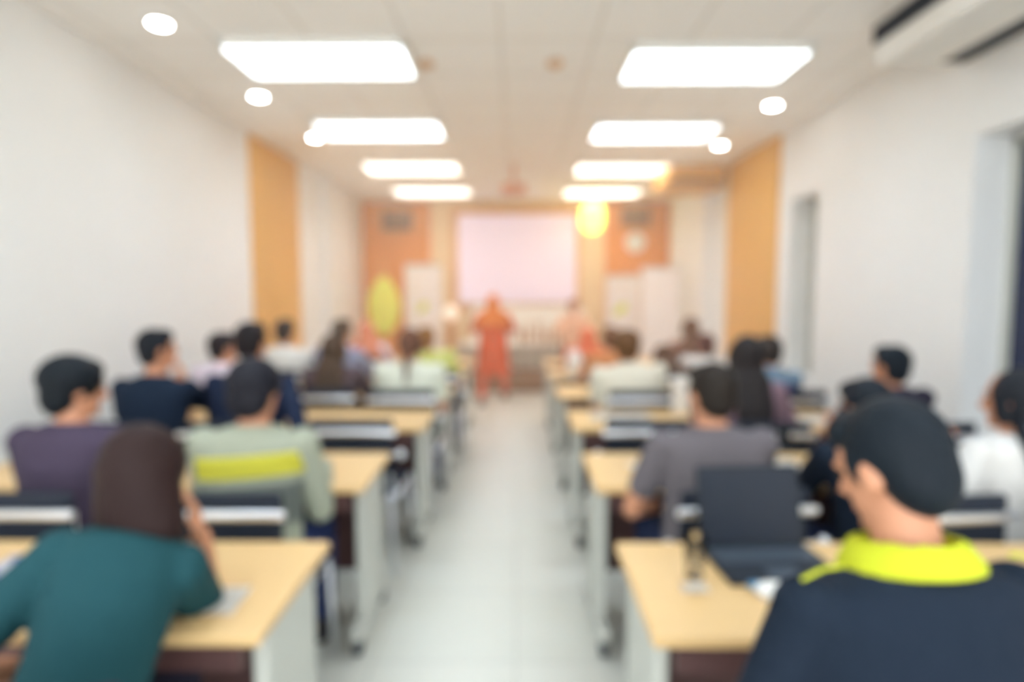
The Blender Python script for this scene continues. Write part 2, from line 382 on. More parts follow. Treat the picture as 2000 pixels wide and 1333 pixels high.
XD = {'left': [-1.49, -1.52, -1.44, -1.42, -1.40, -1.40], 'right': [1.21, 1.22, 1.23, 1.22, 1.22, 1.22]}
YD = [1.335, 2.415, 3.51, 4.60, 5.68, 6.76]
desk0 = make_desk(); first = True
for side in ('left', 'right'):
    for i in range(6):
        d = desk0 if first else copy_tree(desk0); first = False
        d.location = (XD[side][i], YD[i], 0)
        tag(d, 'long beech-topped desk %s, on the %s of the aisle' % (ROWS[i], side), 'desk', 'classroom desks')

# ------------------------------------------------------------------ chairs
def make_chair():
    t = empty('chair')
    w2 = .235
    bm = bmesh.new(); box(bm, (-w2+.01, -.21, .43), (w2-.01, .22, .48)); finish('seat', bm, M_black2, t, bevel=.02)
    bm = bmesh.new(); box(bm, (-w2+.01, -.255, .58), (w2-.01, -.225, .88)); finish('backrest', bm, M_black2, t, bevel=.014)
    bm = bmesh.new(); box(bm, (-w2-.01, -.283, .795), (w2+.01, -.258, .828)); bar = finish('back_bar', bm, M_chrome, t, bevel=.01, smooth=True)
    bm = bmesh.new(); cone(bm, (-w2-.03, -.27, .695), (w2+.03, -.27, .695), .007, .007); finish('lower_bar', bm, M_chrome, t)
    for s in (-1, 1):
        bm = bmesh.new(); ell(bm, (s*(w2+.035), -.27, .695), (.024,)*3); finish('knob', bm, M_chrome, t, smooth=True)
        bm = bmesh.new(); tube(bm, [(s*(w2-.035), -.212, .80), (s*(w2-.035), -.212, .47), (s*(w2-.01), -.25, .012)], .011); finish('leg', bm, M_chrome, t, smooth=True)
        bm = bmesh.new(); tube(bm, [(s*w2, .19, .45), (s*(w2+.01), .22, .012)], .012); finish('leg', bm, M_chrome, t, smooth=True)
        bm = bmesh.new(); tube(bm, [(s*w2, -.235, .45), (s*w2, .19, .45)], .011); finish('side_rail', bm, M_chrome, t, smooth=True)
    return t
chair0 = make_chair(); chair_used = [False]
def chair(x, y, rz, label):
    c = copy_tree(chair0) if chair_used[0] else chair0; chair_used[0] = True
    c.location = (x, y, 0); c.rotation_euler = (0, 0, rz)
    return tag(c, label, 'chair', 'black and chrome classroom chairs')

# ------------------------------------------------------------------ people
def dull(m):
    m.node_tree.nodes['Principled BSDF'].inputs['Specular IOR Level'].default_value = .22; return m
def cmat(c): return dull(mat('cloth_%d_%d_%d' % c, rgb(*c), .85, bump=.25, nscale=60, noise=.05))
def hmat(c): return dull(mat('hair_%d_%d_%d' % c, tuple(v*.55 for v in rgb(*c)[:3])+(1,), .6, bump=.4, nscale=90, stretch=(1, 1, .15)))
def rotm(ax, deg): return Matrix.Rotation(R(deg), 3, ax)
def ik(a, b, l1, l2, hint):
    a, b, hint = Vector(a), Vector(b), Vector(hint)
    d = b-a; L = min(d.length, (l1+l2)*.985); u = d.normalized(); b = a+u*L
    k = (l1*l1-l2*l2+L*L)/(2*L); h = math.sqrt(max(0, l1*l1-k*k))
    n = hint-u*hint.dot(u); n = n.normalized() if n.length > 1e-5 else Vector((0, 0, -1))
    return a+u*k+n*h, b
def hand(bm, wr, d, up, s, curl=25):
    "palm, four bent fingers of unequal length and a thumb from the side of the palm"
    d = d.normalized(); up = (up-d*up.dot(d)).normalized(); side = d.cross(up)
    pc = wr+d*.05
    M = Matrix((side, d, up)).transposed()
    ell(bm, pc, (.040, .052, .016), M, 14)
    for i, L in enumerate((.062, .072, .068, .052)):
        o = (-.028+.0187*i)
        a0 = wr+d*.085+side*o; ang = R(curl); v1 = d*math.cos(ang*.5)-up*math.sin(ang*.5); v2 = d*math.cos(ang*1.6)-up*math.sin(ang*1.6)
        k = a0+v1*L*.55; cap(bm, a0, k, .0088, .0082, 8); cap(bm, k, k+v2*L*.5, .0082, .007, 8)
    th0 = wr+d*.03-side*s*.032; v = (d*.75-side*s*.65-up*.25).normalized(); k = th0+v*.035
    cap(bm, th0, k, .0115, .010, 8); cap(bm, k, k+(d*.95-side*s*.15-up*.3).normalized()*.03, .010, .008, 8)

def person(name_label, head, Y, crown_px, face=0, yaw=0, pitch=0, lean=12, side=0, roll=0, shirt=(60, 70, 90), pants=(50, 60, 90), sleeve='short',
           hair='short', haircol=(42, 46, 54), arms=('desk', 'desk'), wide=1.0, near=False, chairlab=None, stand=False, extra=None, hs=1.0, chair_dx=0, hairlen=.25, collar=None, skin=None, hshift=0):
    """head = pixel x of the head, Y = distance down the room, crown = height of the top of the head; built in a local frame facing +y"""
    crown = at(head, crown_px, Y).z
    vs = .008 if near else .0115
    ax = Vector((math.sin(R(side)), math.sin(R(lean)), 0)); ax.z = math.sqrt(max(.1, 1-ax.x**2-ax.y**2))
    Mb = Matrix((Vector((ax.z, 0, -ax.x)).normalized(), ax.cross(Vector((ax.z, 0, -ax.x)).normalized()), ax)).transposed()
    Hm = rotm('Z', yaw) @ rotm('X', -pitch) @ rotm('Y', roll)
    if stand: hipz = crown*.53
    else: hipz = .52
    nv = Vector((ax.x*.8, ax.y*1.0+math.sin(R(pitch))*.35, ax.z)).normalized()
    tops = .49*ax.z + .03*nv.z + .218*hs
    s = (crown-hipz)/tops if not stand else (crown-hipz-.25*hs)/(.49*ax.z)
    s = max(.75, min(1.25, s))
    hip = Vector((0, 0, hipz)); nb = hip+ax*.49*s; hc = nb+nv*(.03+.105*hs)
    hc.z += crown-(hc.z+.118*hs); hc.x += hshift
    hw = (.185 if not stand else .175)*wide
    sh = {k: nb-ax*.055*s+Mb@Vector((k*hw*.93, 0, 0)) for k in (-1, 1)}
    ua, fa = .285*min(1.05, s), .25*min(1.05, s)
    # world placement: head centre lands on its spot, root under the hips
    P = at(head, crown_px, Y); fr = rotm('Z', face); off = fr@hc
    root = Vector((P.x-off.x, Y-off.y if abs(off.y) < .5 else Y, 0))
    t = empty('person', root, R(face), name_label, 'person')
    sm = skin or M_skin
    # arms
    wr = {}; el = {}; hd = {}
    for k, a in zip((-1, 1), arms):
        hint = Vector((k*.7, -.2, -.8)); up = Vector((0, 0, 1))
        if a == 'desk': tgt = Vector((k*.10, .40, .795)) if not stand else Vector((k*.15, .3, 1.0)); d = Vector((-k*.5, 1, -.1))
        elif a == 'wide': tgt = Vector((k*.17, .37, .79)); d = Vector((-k*.3, 1, 0)); hint = Vector((k*.25, -.5, -1))
        elif a == 'chin': tgt = hc+Vector((k*.05, .09, -.17)); d = Vector((-k*.1, -.2, 1)); hint = Vector((k*.3, .6, -1)); up = Vector((0, 1, .1))
        elif a == 'cheek': tgt = hc+Vector((k*.12, .05, -.20)); d = Vector((-k*.15, -.1, 1)); hint = Vector((k*.6, .7, -1)); up = Vector((k, .3, 0))
        elif a == 'cheek_in': tgt = hc+Vector((k*.10, .05, -.19)); d = Vector((-k*.15, -.1, 1)); hint = Vector((k*.02, .45, -1)); up = Vector((k, .3, 0))
        elif a == 'raise': tgt = hc+Vector((k*.22, .12, -.26)); d = Vector((-k*.3, 0, 1)); hint = Vector((k*.5, .5, -1)); up = Vector((k, 0, 0))
        elif a == 'front': tgt = nb+Vector((k*.06, .26, -.25)); d = Vector((-k, .4, .3)); hint = Vector((k*1.5, -.1, -.4))
        elif a == 'lap': tgt = Vector((k*.12, .28, .64)); d = Vector((-k*.4, 1, 0))
        elif a == 'down': tgt = sh[k]+Vector((k*.06, .10, -.52)); d = Vector((0, .2, -1)); hint = Vector((k*.3, -1, 0)); up = Vector((k, 0, 0))
        elif a == 'hip': tgt = hip+Vector((k*.2, -.02, .12)); d = Vector((-k, .3, -.2)); hint = Vector((k, -.4, 0))
        else: tgt = Vector(a[0]); d = Vector(a[1]); hint = Vector(a[2])
        el[k], wr[k] = ik(sh[k], tgt, ua, fa, hint); hd[k] = (d, up)
    # legs
    legs = {}
    for k in (-1, 1):
        h = Vector((k*.095, 0, hipz))
        if stand:
            if stand == 'walk': kn, an = (Vector((k*.10, .10+.04*k, hipz*.53)), Vector((k*.11, .12 if k < 0 else .62, .085 if k < 0 else .10)))
            else: kn, an = Vector((k*.11, .02, hipz*.53)), Vector((k*.11, 0, .085))
            if stand == 'walk': kn = Vector((k*.12, .0 if k < 0 else .30, hipz*.55)); an = Vector((k*.16, -.06 if k < 0 else .50, .085))
        else: kn, an = Vector((k*.13, .43, .51)), Vector((k*.14, .40, .09))
        legs[k] = (h, kn, an)
    def torso(bm, g):
        L = .49*s; rg = []
        for f, rx, ry in ((-.16, .10, .08), (-.10, .155, .115), (0, .172*max(1, wide*.95), .128), (.25, .155*wide, .112), (.5, .150*wide, .108), (.72, .172*wide, .112), (.87, .182*wide, .10), (.94, .160*wide, .088), (.99, .115, .074), (1.03, .066, .06)):
            rg.append((hip+ax*L*f, rx+g, ry+g, Mb))
        loft(bm, rg)
        for k in (-1, 1): ell(bm, sh[k], (.052+g*.8,)*3)
    # body: one fused surface
    bm = bmesh.new(); torso(bm, 0)
    cap(bm, nb-nv*.05, hc-nv*.04, .058, .054)
    def H(v): return hc+Hm@(Vector(v)*hs)
    ell(bm, H((0, -.006, .022)), (.076*hs, .094*hs, .094*hs), Hm, 20)
    ell(bm, H((0, .030, -.045)), (.058*hs, .062*hs, .074*hs), Hm, 18)
    ell(bm, H((0, .078, -.092)), (.026*hs, .020*hs, .018*hs), Hm, 12)
    cone(bm, H((0, .086, .010)), H((0, .112, -.030)), .009*hs, .016*hs, 10); ell(bm, H((0, .103, -.031)), (.015*hs, .013*hs, .011*hs), Hm, 10)
    for k in (-1, 1):
        ell(bm, H((k*.078, -.008, -.012)), (.011*hs, .021*hs, .033*hs), Hm@rotm('Z', k*-18), 12)
        ell(bm, H((k*.03, .082, .022)), (.020*hs, .010*hs, .008*hs), Hm, 8)
        cap(bm, sh[k], el[k], .050, .040); cap(bm, el[k], wr[k], .040, .027); hand(bm, wr[k], hd[k][0], hd[k][1], k)
        h, kn, an = legs[k]
        cap(bm, h, kn, .082, .056); cap(bm, kn, an, .054, .036); cap(bm, an, an+Vector((0, .10, -.055)), .033, .028)
    voxel('body', bm, sm, t, vs, 3)
    # face details
    for k in (-1, 1):
        bm = bmesh.new(); ell(bm, H((k*.031, .083, .006)), (.012*hs, .007*hs, .006*hs), Hm, 10); finish('eye', bm, M_eye, t, smooth=True)
        bm = bmesh.new(); ell(bm, H((k*.031, .0905, .030)), (.018*hs, .004*hs, .003*hs), Hm, 8); finish('eyebrow', bm, hmat(haircol) if hair != 'scarf' else M_eye, t, smooth=True)
    bm = bmesh.new(); ell(bm, H((0, .089, -.062)), (.022*hs, .006*hs, .006*hs), Hm, 10); finish('mouth', bm, M_mouth, t, smooth=True)
    # hair
    bm = bmesh.new(); hm = hmat(haircol)
    if hair == 'scarf':
        hm = cmat(haircol)
        ell(bm, H((0, -.014, .026)), (.090*hs, .105*hs, .102*hs), Hm, 20)
        rg = [(H((0, -.01, .01)), .088, .10, Hm), (hc+Vector((0, -.01, -.10)), .105, .11, Mb), (nb+Vector((0, 0, .03)), .15, .125, Mb), (nb-ax*.08, .205*wide, .14, Mb), (nb-ax*.18, .215*wide, .15, Mb)]
        loft(bm, rg)
    else:
        ell(bm, H((0, -.022, .030)), (.087*hs, .093*hs, .095*hs), Hm, 20)
        ell(bm, H((0, -.045, -.015)), (.079*hs, .060*hs, .085*hs), Hm, 16)
        if hair in ('short', 'fluffy', 'tuft'):
            ell(bm, H((0, .035, .075)), (.070*hs, .055*hs, .045*hs), Hm, 16)
            for k in (-1, 1): ell(bm, H((k*.074, .012, .012)), (.014*hs, .024*hs, .040*hs), Hm, 10)
        if hair == 'fluffy':
            ell(bm, H((0, -.02, .035)), (.102*hs, .112*hs, .098*hs), Hm, 20); ell(bm, H((0, -.05, -.03)), (.088*hs, .062*hs, .085*hs), Hm, 16)
        if hair == 'bob':
            ell(bm, H((0, -.015, .02)), (.094*hs, .102*hs, .100*hs), Hm, 20)
            loft(bm, [(H((0, -.03, .03)), .094, .085, Hm), (H((0, -.03, -.05)), .100, .078, Hm), (H((0, -.025, -.12)), .106, .072, Hm), (H((0, -.02, -.155)), .096, .062, Hm)])
        if hair in ('long', 'ponytail'):
            ell(bm, H((0, -.02, .02)), (.092*hs, .102*hs, .102*hs), Hm, 20)
            for k in (-1, 1): ell(bm, H((k*.078, .02, -.02)), (.016*hs, .035*hs, .075*hs), Hm, 10)
        if hair == 'long':
            bk = Mb@Vector((0, -1, 0)); c1 = nb+bk*.075
            loft(bm, [(H((0, -.03, .02)), .090, .075, Hm), (H((0, -.045, -.08)), .096, .062, Hm), (c1+Vector((0, 0, .03)), .105, .05, Mb), (c1-ax*hairlen*.5+bk*.055, .11, .035, Mb), (c1-ax*hairlen+bk*.055, .09, .026, Mb), (c1-ax*(hairlen+.06)+bk*.05, .05, .015, Mb)])
        if hair == 'ponytail':
            a0 = H((0, -.11, .02)); bk = Mb@Vector((0, -1, 0)); e0 = nb+bk*.15-ax*hairlen
            ell(bm, a0, (.03,)*3); cap(bm, a0, (a0+e0)/2+Vector((0, -.03, .02)), .026, .030, 12); cap(bm, (a0+e0)/2+Vector((0, -.03, .02)), e0, .030, .010, 12)
    voxel('headscarf' if hair == 'scarf' else 'hair', bm, hm, t, vs, 2)
    # shirt
    g = .014
    bm = bmesh.new(); L = .49*s
    rg = [(hip-ax*.02, .172*max(1, wide*.95)+.022, .128+.022, Mb)] if not stand else []
    for f, rx, ry in ((0, .172*max(1, wide*.95), .128), (.25, .155*wide+.006, .112), (.5, .152*wide+.004, .108), (.72, .174*wide, .112), (.87, .184*wide, .10), (.94, .166*wide, .09), (.99, .122, .078), (1.03, .068, .062)):
        rg.append((hip+ax*L*f, rx+g, ry+g, Mb))
    if stand == 'walk':
        I = Matrix.Identity(3)
        rg = [(Vector((0, .05, .42)), .24, .20, I), (Vector((0, .03, .6)), .225, .18, I), (Vector((0, 0, .78)), .205, .16, I)] + rg[0:]
    elif stand: rg = [(hip-ax*.06, .19, .145, Mb)]+rg
    loft(bm, rg)
    for k in (-1, 1):
        ell(bm, sh[k], (.052+g*.8,)*3)
        if sleeve == 'long': cap(bm, sh[k], el[k], .061, .051); cap(bm, el[k], wr[k], .051, .038)
        else: cap(bm, sh[k], sh[k].lerp(el[k], .62), .061, .060)
    voxel('shirt' if stand != 'walk' else 'dress', bm, cmat(shirt), t, vs, 3)
    if collar:
        cc, style = collar
        bm = bmesh.new(); n = 36; bk = Mb
        def ringp(r1, r2, z, dz=0): return [nb+bk@Vector((r1*math.cos(a), r2*math.sin(a)*(1.0), z+dz*math.sin(a))) for a in [2*math.pi*i/n for i in range(n)]]
        wc = 1.0 if style == 'band' else 1.12
        A = [ringp(.068*wc, .066*wc+.008, .052), ringp(.082*wc, .078*wc, .046), ringp(.104*wc, .094*wc, .012), ringp(.108*wc, .098*wc, -.004), ringp(.080*wc, .075*wc, -.01)]
        V = [[bm.verts.new(p_) for p_ in r_] for r_ in A]
        for q in range(len(V)):
            B, C_ = V[q], V[(q+1) % len(V)]
            for i in range(n): bm.faces.new((B[i], B[(i+1) % n], C_[(i+1) % n], C_[i]))
        voxel('collar', bm, cmat(cc), t, .006, 4)
    # trousers, shoes
    bm = bmesh.new()
    rg = [(hip-ax*L*.14, .12, .10, Mb), (hip-ax*L*.08, .165, .125, Mb), (hip+ax*.0, .184, .138, Mb), (hip+ax*.05, .175, .132, Mb)]
    loft(bm, rg)
    for k in (-1, 1):
        h, kn, an = legs[k]; cap(bm, h, kn, .094, .069); cap(bm, kn, an+Vector((0, 0, .02)), .068, .052)
    voxel('trousers', bm, cmat(pants), t, vs, 3)
    for k in (-1, 1):
        an = legs[k][2]; bm = bmesh.new(); z0 = an.z-.085
        loft(bm, [(an+Vector((0, .05, -.085+.001)), .045, .13, Matrix.Identity(3)), (an+Vector((0, .05, -.05)), .046, .128, Matrix.Identity(3)), (an+Vector((0, .03, -.02)), .044, .09, Matrix.Identity(3)), (an+Vector((0, 0, .02)), .046, .05, Matrix.Identity(3))], 20)
        finish('shoe', bm, M_shoe, t, smooth=True)
    if chairlab: chair(root.x+chair_dx, root.y, R(face), 'black chair with chrome back bar '+chairlab)
    info = dict(root=root, nb=nb, hip=hip, ax=ax, Mb=Mb, hc=hc, Hm=Hm, L=L, sh=sh, el=el, wr=wr, face=face, t=t, wide=wide, Y=Y)
    return info

def band(info, f0, f1, g, m, name, tilt=0):
    "a woven stripe that wraps the torso of the shirt"
    bm = bmesh.new(); n = 48; V = []
    def rad(f):
        K = [(0, .172, .128), (.25, .161, .112), (.5, .156, .108), (.72, .174, .112), (.88, .180, .10), (.97, .125, .086)]
        for (a, x0, y0), (b, x1, y1) in zip(K, K[1:]):
            if a <= f <= b: u = (f-a)/(b-a); return (x0+(x1-x0)*u), (y0+(y1-y0)*u)
        return K[-1][1:]
    for j in range(7):
        row = []
        for i in range(n):
            a = 2*math.pi*i/n; f = f0+(f1-f0)*j/6 + tilt*math.cos(a); rx, ry = rad(f); rx *= info['wide']
            row.append(bm.verts.new(info['hip']+info['ax']*info['L']*f+info['Mb']@Vector(((rx+g)*math.cos(a), (ry+g)*math.sin(a), 0))))
        V.append(row)
    for a, b in zip(V, V[1:]):
        for i in range(n): bm.faces.new((a[i], a[(i+1) % n], b[(i+1) % n], b[i]))
    bmesh.ops.solidify(bm, geom=bm.faces[:], thickness=.004)
    return finish(name, bm, m, info['t'], smooth=True)

# --- front row
person('person with a dark bob and teal T-shirt leaning on the nearest left desk', 283, 1.42, 832, face=16, yaw=-22, pitch=8, lean=22, side=13, roll=-4, shirt=(32, 72, 78), hair='bob', haircol=(62, 42, 40), arms=("lap", 'cheek_in'), wide=.72, hshift=0.0, near=True, chairlab='under the person in the teal T-shirt', pants=(60, 60, 80))
p1 = person('person in a navy jacket with a neon yellow collar, nearest on the right', 1748, 1.08, 786, face=8, yaw=17, pitch=26, lean=14, side=0, shirt=(26, 36, 50), sleeve='long', hair='short', haircol=(30, 40, 50), arms=('lap', 'lap'), wide=1.15, near=True, chairlab='under the person with the neon yellow collar', collar=((192, 198, 46), "wide"), pants=(40, 45, 60))
for k in (-1, 1):
    a_ = p1['sh'][k]; n_ = p1['nb']; up_ = p1['ax']
    bm = bmesh.new(); pts = [n_.lerp(a_, .80)+up_*.068+p1['Mb']@Vector((0, -.045, 0)), n_.lerp(a_, .95)+up_*.074+p1['Mb']@Vector((0, -.04, 0)), a_+up_*.064+p1['Mb']@Vector((k*.035, -.045, 0))]
    tube(bm, pts, .0035); finish('shoulder_piping', bm, cmat((192, 198, 46)), p1['t'], smooth=True)
# --- second row
person('person with thick black hair in a plum shirt at the left wall', 142, 2.30, 699, face=0, yaw=-38, pitch=10, lean=8, shirt=(74, 64, 82), hair='fluffy', haircol=(30, 38, 46), arms=('desk', 'desk'), wide=1.02, near=True, chairlab='under the plum-shirted person at the left wall')
p2 = person('person in a sage sweater with a broad yellow stripe across the back', 498, 2.30, 705, face=0, yaw=-8, pitch=14, lean=8, shirt=(162, 166, 148), sleeve='long', hair='fluffy', haircol=(44, 44, 54), arms=('wide', 'wide'), wide=1.12, near=True, chairlab='under the person in the yellow-striped sweater', pants=(48, 60, 100))
band(p2, .66, .82, .019, cmat((240, 234, 92)), 'stripe', .03)
band(p2, .30, .60, .018, cmat((140, 146, 140)), 'lower_stripe', .03)
person('person in a dark grey T-shirt, second row, just right of the aisle', 1390, 2.32, 711, face=4, yaw=10, pitch=10, lean=6, shirt=(108, 102, 106), hair='short', haircol=(58, 50, 44), arms=('lap', 'desk'), wide=1.15, near=True, chairlab='under the person in the dark grey T-shirt')
person('person with black hair and dark navy jacket hidden behind the neon-collared person', 1693, 2.34, 740, face=6, yaw=10, pitch=14, lean=14, shirt=(26, 36, 50), sleeve='long', hair='short', haircol=(34, 42, 52), arms=('chin', 'desk'), wide=1.05, near=True, chairlab='under the navy-jacketed person in the second row')
person('person with long dark hair and pale grey shirt at the right edge', 1990, 2.22, 720, face=12, yaw=22, pitch=6, lean=6, shirt=(214, 212, 208), hair='long', haircol=(40, 44, 52), arms=('raise', 'desk'), wide=1.1, near=True, chairlab='under the pale-shirted person at the right edge', hairlen=.2)
# --- third row
person('person in a navy T-shirt, hand raised to face, beside the left wall', 305, 3.42, 643, face=-4, yaw=-35, lean=10, shirt=(30, 42, 60), hair='short', arms=('desk', 'cheek'), wide=1.15, chairlab='under the navy T-shirt person by the left wall')
person('person in a navy top with a red collar, left block, third row', 490, 3.42, 629, face=0, yaw=-8, lean=8, shirt=(32, 42, 66), hair='short', haircol=(52, 46, 48), arms=('desk', ((.27, .12, .70), (.1, .4, -1), (.3, -.4, -.5))), sleeve='long', wide=1.2, chairlab='under the person with the red collar', collar=((200, 50, 60), 'band'))
chair(-.88, 3.38, 0, 'black chair with chrome back bar, empty, third row beside the aisle on the left')
chair(.70, 3.38, 0, 'black chair with chrome back bar, empty, third row beside the aisle on the right')
person('person with long dark hair and mauve top, third row on the right', 1457, 3.42, 655, face=0, yaw=4, lean=8, shirt=(138, 112, 122), hair='long', haircol=(64, 58, 58), hairlen=.30, arms=('desk', 'raise'), chairlab='under the long-haired person in the mauve top')
person('person with short black hair in a black shirt by the right wall', 1741, 3.38, 675, face=10, yaw=12, lean=8, shirt=(54, 50, 66), hair='short', haircol=(34, 44, 54), arms=('desk', 'desk'), wide=1.15, chairlab='under the black-shirted person by the right wall')
# --- fourth row; from here back, hair colours take in the warm flare
person('person in a pale pink shirt, fourth row near the left wall', 434, 4.47, 649, face=-6, yaw=-30, lean=10, shirt=(232, 216, 226), hair='short', haircol=(52, 46, 54), arms=('desk', 'desk'), chairlab='under the pale pink shirt, near the left wall')
person('person with long flare-browned hair down a dark back, fourth row, left block', 651, 4.45, 653, face=0, yaw=-4, lean=6, shirt=(96, 80, 84), hair='long', haircol=(104, 82, 66), hairlen=.34, arms=('desk', 'desk'), chairlab='under the long-haired person in the left block')
person('person with a flare-browned ponytail and pale mint shirt beside the aisle', 801, 4.45, 641, face=0, yaw=0, lean=10, shirt=(224, 226, 208), hair='ponytail', haircol=(140, 96, 76), hairlen=.16, arms=('wide', 'wide'), wide=1.2, chairlab='under the ponytailed person in the mint shirt')
person('person with flare-browned hair in a cream shirt, fourth row, right block', 1225, 4.45, 645, face=0, yaw=-6, lean=12, side=-3, shirt=(228, 220, 200), hair='fluffy', haircol=(140, 98, 62), arms=('wide', 'wide'), wide=1.3, chairlab='under the cream-shirted person in the right block')
person('person in a light blue shirt, fourth row towards the right wall', 1502, 4.40, 656, face=0, yaw=10, lean=10, side=5, shirt=(120, 144, 164), hair='short', haircol=(70, 62, 60), arms=('desk', 'wide'), wide=1.15, chairlab='under the light blue shirt, towards the right wall')
# --- fifth row
person('person in a white shirt, fifth row near the left wood bay', 556, 5.52, 624, face=0, yaw=-6, lean=8, shirt=(232, 230, 222), hair='short', haircol=(60, 52, 54), arms=('wide', 'wide'), wide=1.15, chairlab='under the white-shirted person by the wood bay')
person('person with flare-browned hair in a slate blue shirt, fifth row, left block', 668, 5.52, 624, face=-6, yaw=-20, lean=8, side=4, shirt=(142, 148, 174), hair='short', haircol=(92, 74, 64), arms=('desk', 'desk'), wide=1.1, chairlab='under the slate blue shirt in the left block')
person('person in a yellow-green shirt leaning out beside the aisle', 832, 5.52, 638, face=0, yaw=-5, lean=12, side=-10, shirt=(206, 208, 120), hair='short', haircol=(190, 130, 66), arms=('desk', 'wide'), wide=1.15, chairlab='under the yellow-green shirt by the aisle')
person('person with hair tinted reddish brown by flare, fifth row, first right of the aisle', 1193, 5.52, 638, face=0, yaw=15, lean=10, shirt=(214, 140, 90), hair='short', haircol=(150, 98, 66), arms=('desk', 'desk'), chairlab='in the fifth row, first right of the aisle')
person('person in dark brown clothes bowed low, fifth row, right block', 1296, 5.50, 674, face=0, yaw=0, pitch=20, lean=22, shirt=(120, 88, 74), sleeve='long', hair='long', haircol=(128, 92, 72), arms=('desk', 'desk'), chairlab='under the bowed person in dark brown', hairlen=.1)
person('person with long hair tinted auburn-brown by flare sitting tall, sixth row, right block', 1349, 6.60, 621, face=0, yaw=0, lean=4, shirt=(140, 98, 84), hair='long', haircol=(134, 94, 76), arms=('desk', 'desk'), chairlab='under the tall person in the sixth row, right block', hairlen=.25)
# --- sixth row
person('person in a pink-white shirt with an orange headscarf, sixth row, left', 717, 6.60, 629, face=-6, yaw=-10, lean=8, shirt=(228, 216, 228), hair='scarf', haircol=(214, 134, 104), arms=('desk', 'desk'), chairlab='in the sixth row under the orange headscarf')
person('person in a red shirt, sixth row, right of the aisle', 1148, 6.60, 643, face=0, yaw=0, lean=8, shirt=(222, 96, 66), hair='scarf', haircol=(228, 112, 74), arms=('wide', 'wide'), wide=1.1, chairlab='in the sixth row under the person in red')
person('person with hair tinted reddish by flare in a white shirt, fifth row before the right pier', 1378, 5.52, 652, face=0, yaw=0, lean=8, side=4, shirt=(222, 214, 206), hair='short', haircol=(130, 80, 76), arms=('desk', 'desk'), chairlab='in the fifth row under the white-shirted person before the right pier')
# --- standing
person('person in an orange-red dress and orange headscarf walking up the aisle', 963, 8.25, 576, face=0, yaw=0, lean=2, shirt=(212, 74, 26), pants=(220, 96, 76), sleeve='long', hair='scarf', haircol=(224, 122, 44), arms=('front', 'front'), wide=1.12, stand='walk')
person('person in pale peach clothes standing right of the screen', 1121, 8.95, 584, face=180, yaw=0, lean=0, shirt=(238, 190, 160), pants=(150, 100, 80), sleeve='long', hair='short', haircol=(206, 122, 62), arms=('front', 'front'), wide=.85, stand='still')

# ------------------------------------------------------------------ things on the desks
def sheet(px, py, z, w_, d_, rot, label, col=None, name='paper', group='papers on the desks'):
    # where the sight line meets the desk top
    a = at(px, py, 1.0); Y = (CAM_H-z)/(CAM_H-a.z)
    q = at(px, py, Y); bm = bmesh.new(); n = 6
    vs = [[bm.verts.new((-w_/2+w_*i/n, -d_/2+d_*j/n, .004+.0025*math.sin(i*1.1+j*.7)**2)) for i in range(n+1)] for j in range(n+1)]
    for j in range(n):
        for i in range(n): bm.faces.new((vs[j][i], vs[j][i+1], vs[j+1][i+1], vs[j+1][i]))
    bmesh.ops.solidify(bm, geom=bm.faces[:], thickness=.0012)
    o = tag(finish(name, bm, col or M_paper), label, 'paper', group); o.location = (q.x, q.y, z); o.rotation_euler.z = R(rot); return o
def print_mat():
    m = mat('printed_paper', rgb(225, 225, 232), .7); nt = m.node_tree; b = nt.nodes['Principled BSDF']
    tc = nt.nodes.new('ShaderNodeTexCoord'); n = nt.nodes.new('ShaderNodeTexNoise'); n.inputs['Scale'].default_value = 26
    cr = nt.nodes.new('ShaderNodeValToRGB'); cr.color_ramp.elements[0].position = .45; cr.color_ramp.elements[0].color = rgb(120, 132, 190)
    cr.color_ramp.elements[1].position = .56; cr.color_ramp.elements[1].color = rgb(232, 230, 236)
    nt.links.new(tc.outputs['Object'], n.inputs['Vector']); nt.links.new(n.outputs[0], cr.inputs[0]); nt.links.new(cr.outputs[0], b.inputs['Base Color']); return m
Z = DH+.002
sheet(393, 1178, Z, .21, .14, 4, 'white paper under the elbow of the teal-shirted person')
sheet(22, 1130, Z, .24, .26, -6, 'blue printed sheet at the left edge, nearest left desk', print_mat())
sheet(14, 893, Z, .22, .18, 0, 'white paper on the second-row desk at the left edge')
sheet(1258, 918, Z, .10, .20, 12, 'narrow white paper left of the grey T-shirt, second row')
sheet(1524, 912, Z, .20, .24, 0, 'white paper between the grey T-shirt and the navy jacket')
sheet(1190, 815, Z, .24, .22, 0, 'white paper, left of two, third row right of the aisle')
sheet(1238, 815, Z, .20, .22, 5, 'white paper, right of two, third row right of the aisle')
sheet(1600, 822, Z, .26, .26, -4, 'white paper on the third-row desk before the right wall')
sheet(1122, 735, Z, .18, .18, 0, 'white paper, fifth row, beside the aisle on the right')
sheet(1357, 1152, Z, .07, .045, 0, 'small pale card near the glass on the nearest right desk')
sheet(700, 742, Z, .2, .2, 0, 'white paper on the left block desk near the ponytail')
# crumpled tissue pack with a blue end, beside the laptop
a = at(1512, 1152, 1.0); Yq = (CAM_H-DH-.015)/(CAM_H-a.z); q = at(1512, 1152, Yq)
t = empty('tissue_pack', (q.x, q.y, DH), R(8), 'white tissue pack with a blue corner beside the laptop', 'tissue pack')
bm = bmesh.new(); ell(bm, (0, 0, .016), (.055, .035, .016)); box(bm, (-.045, -.03, 0), (.045, .03, .02)); voxel('wrapper', bm, M_paper, t, .004, 3)
bm = bmesh.new(); box(bm, (-.06, .012, .012), (-.02, .032, .024)); finish('blue_corner', bm, mat('blue_print', rgb(80, 140, 180), .5), t, bevel=.003)
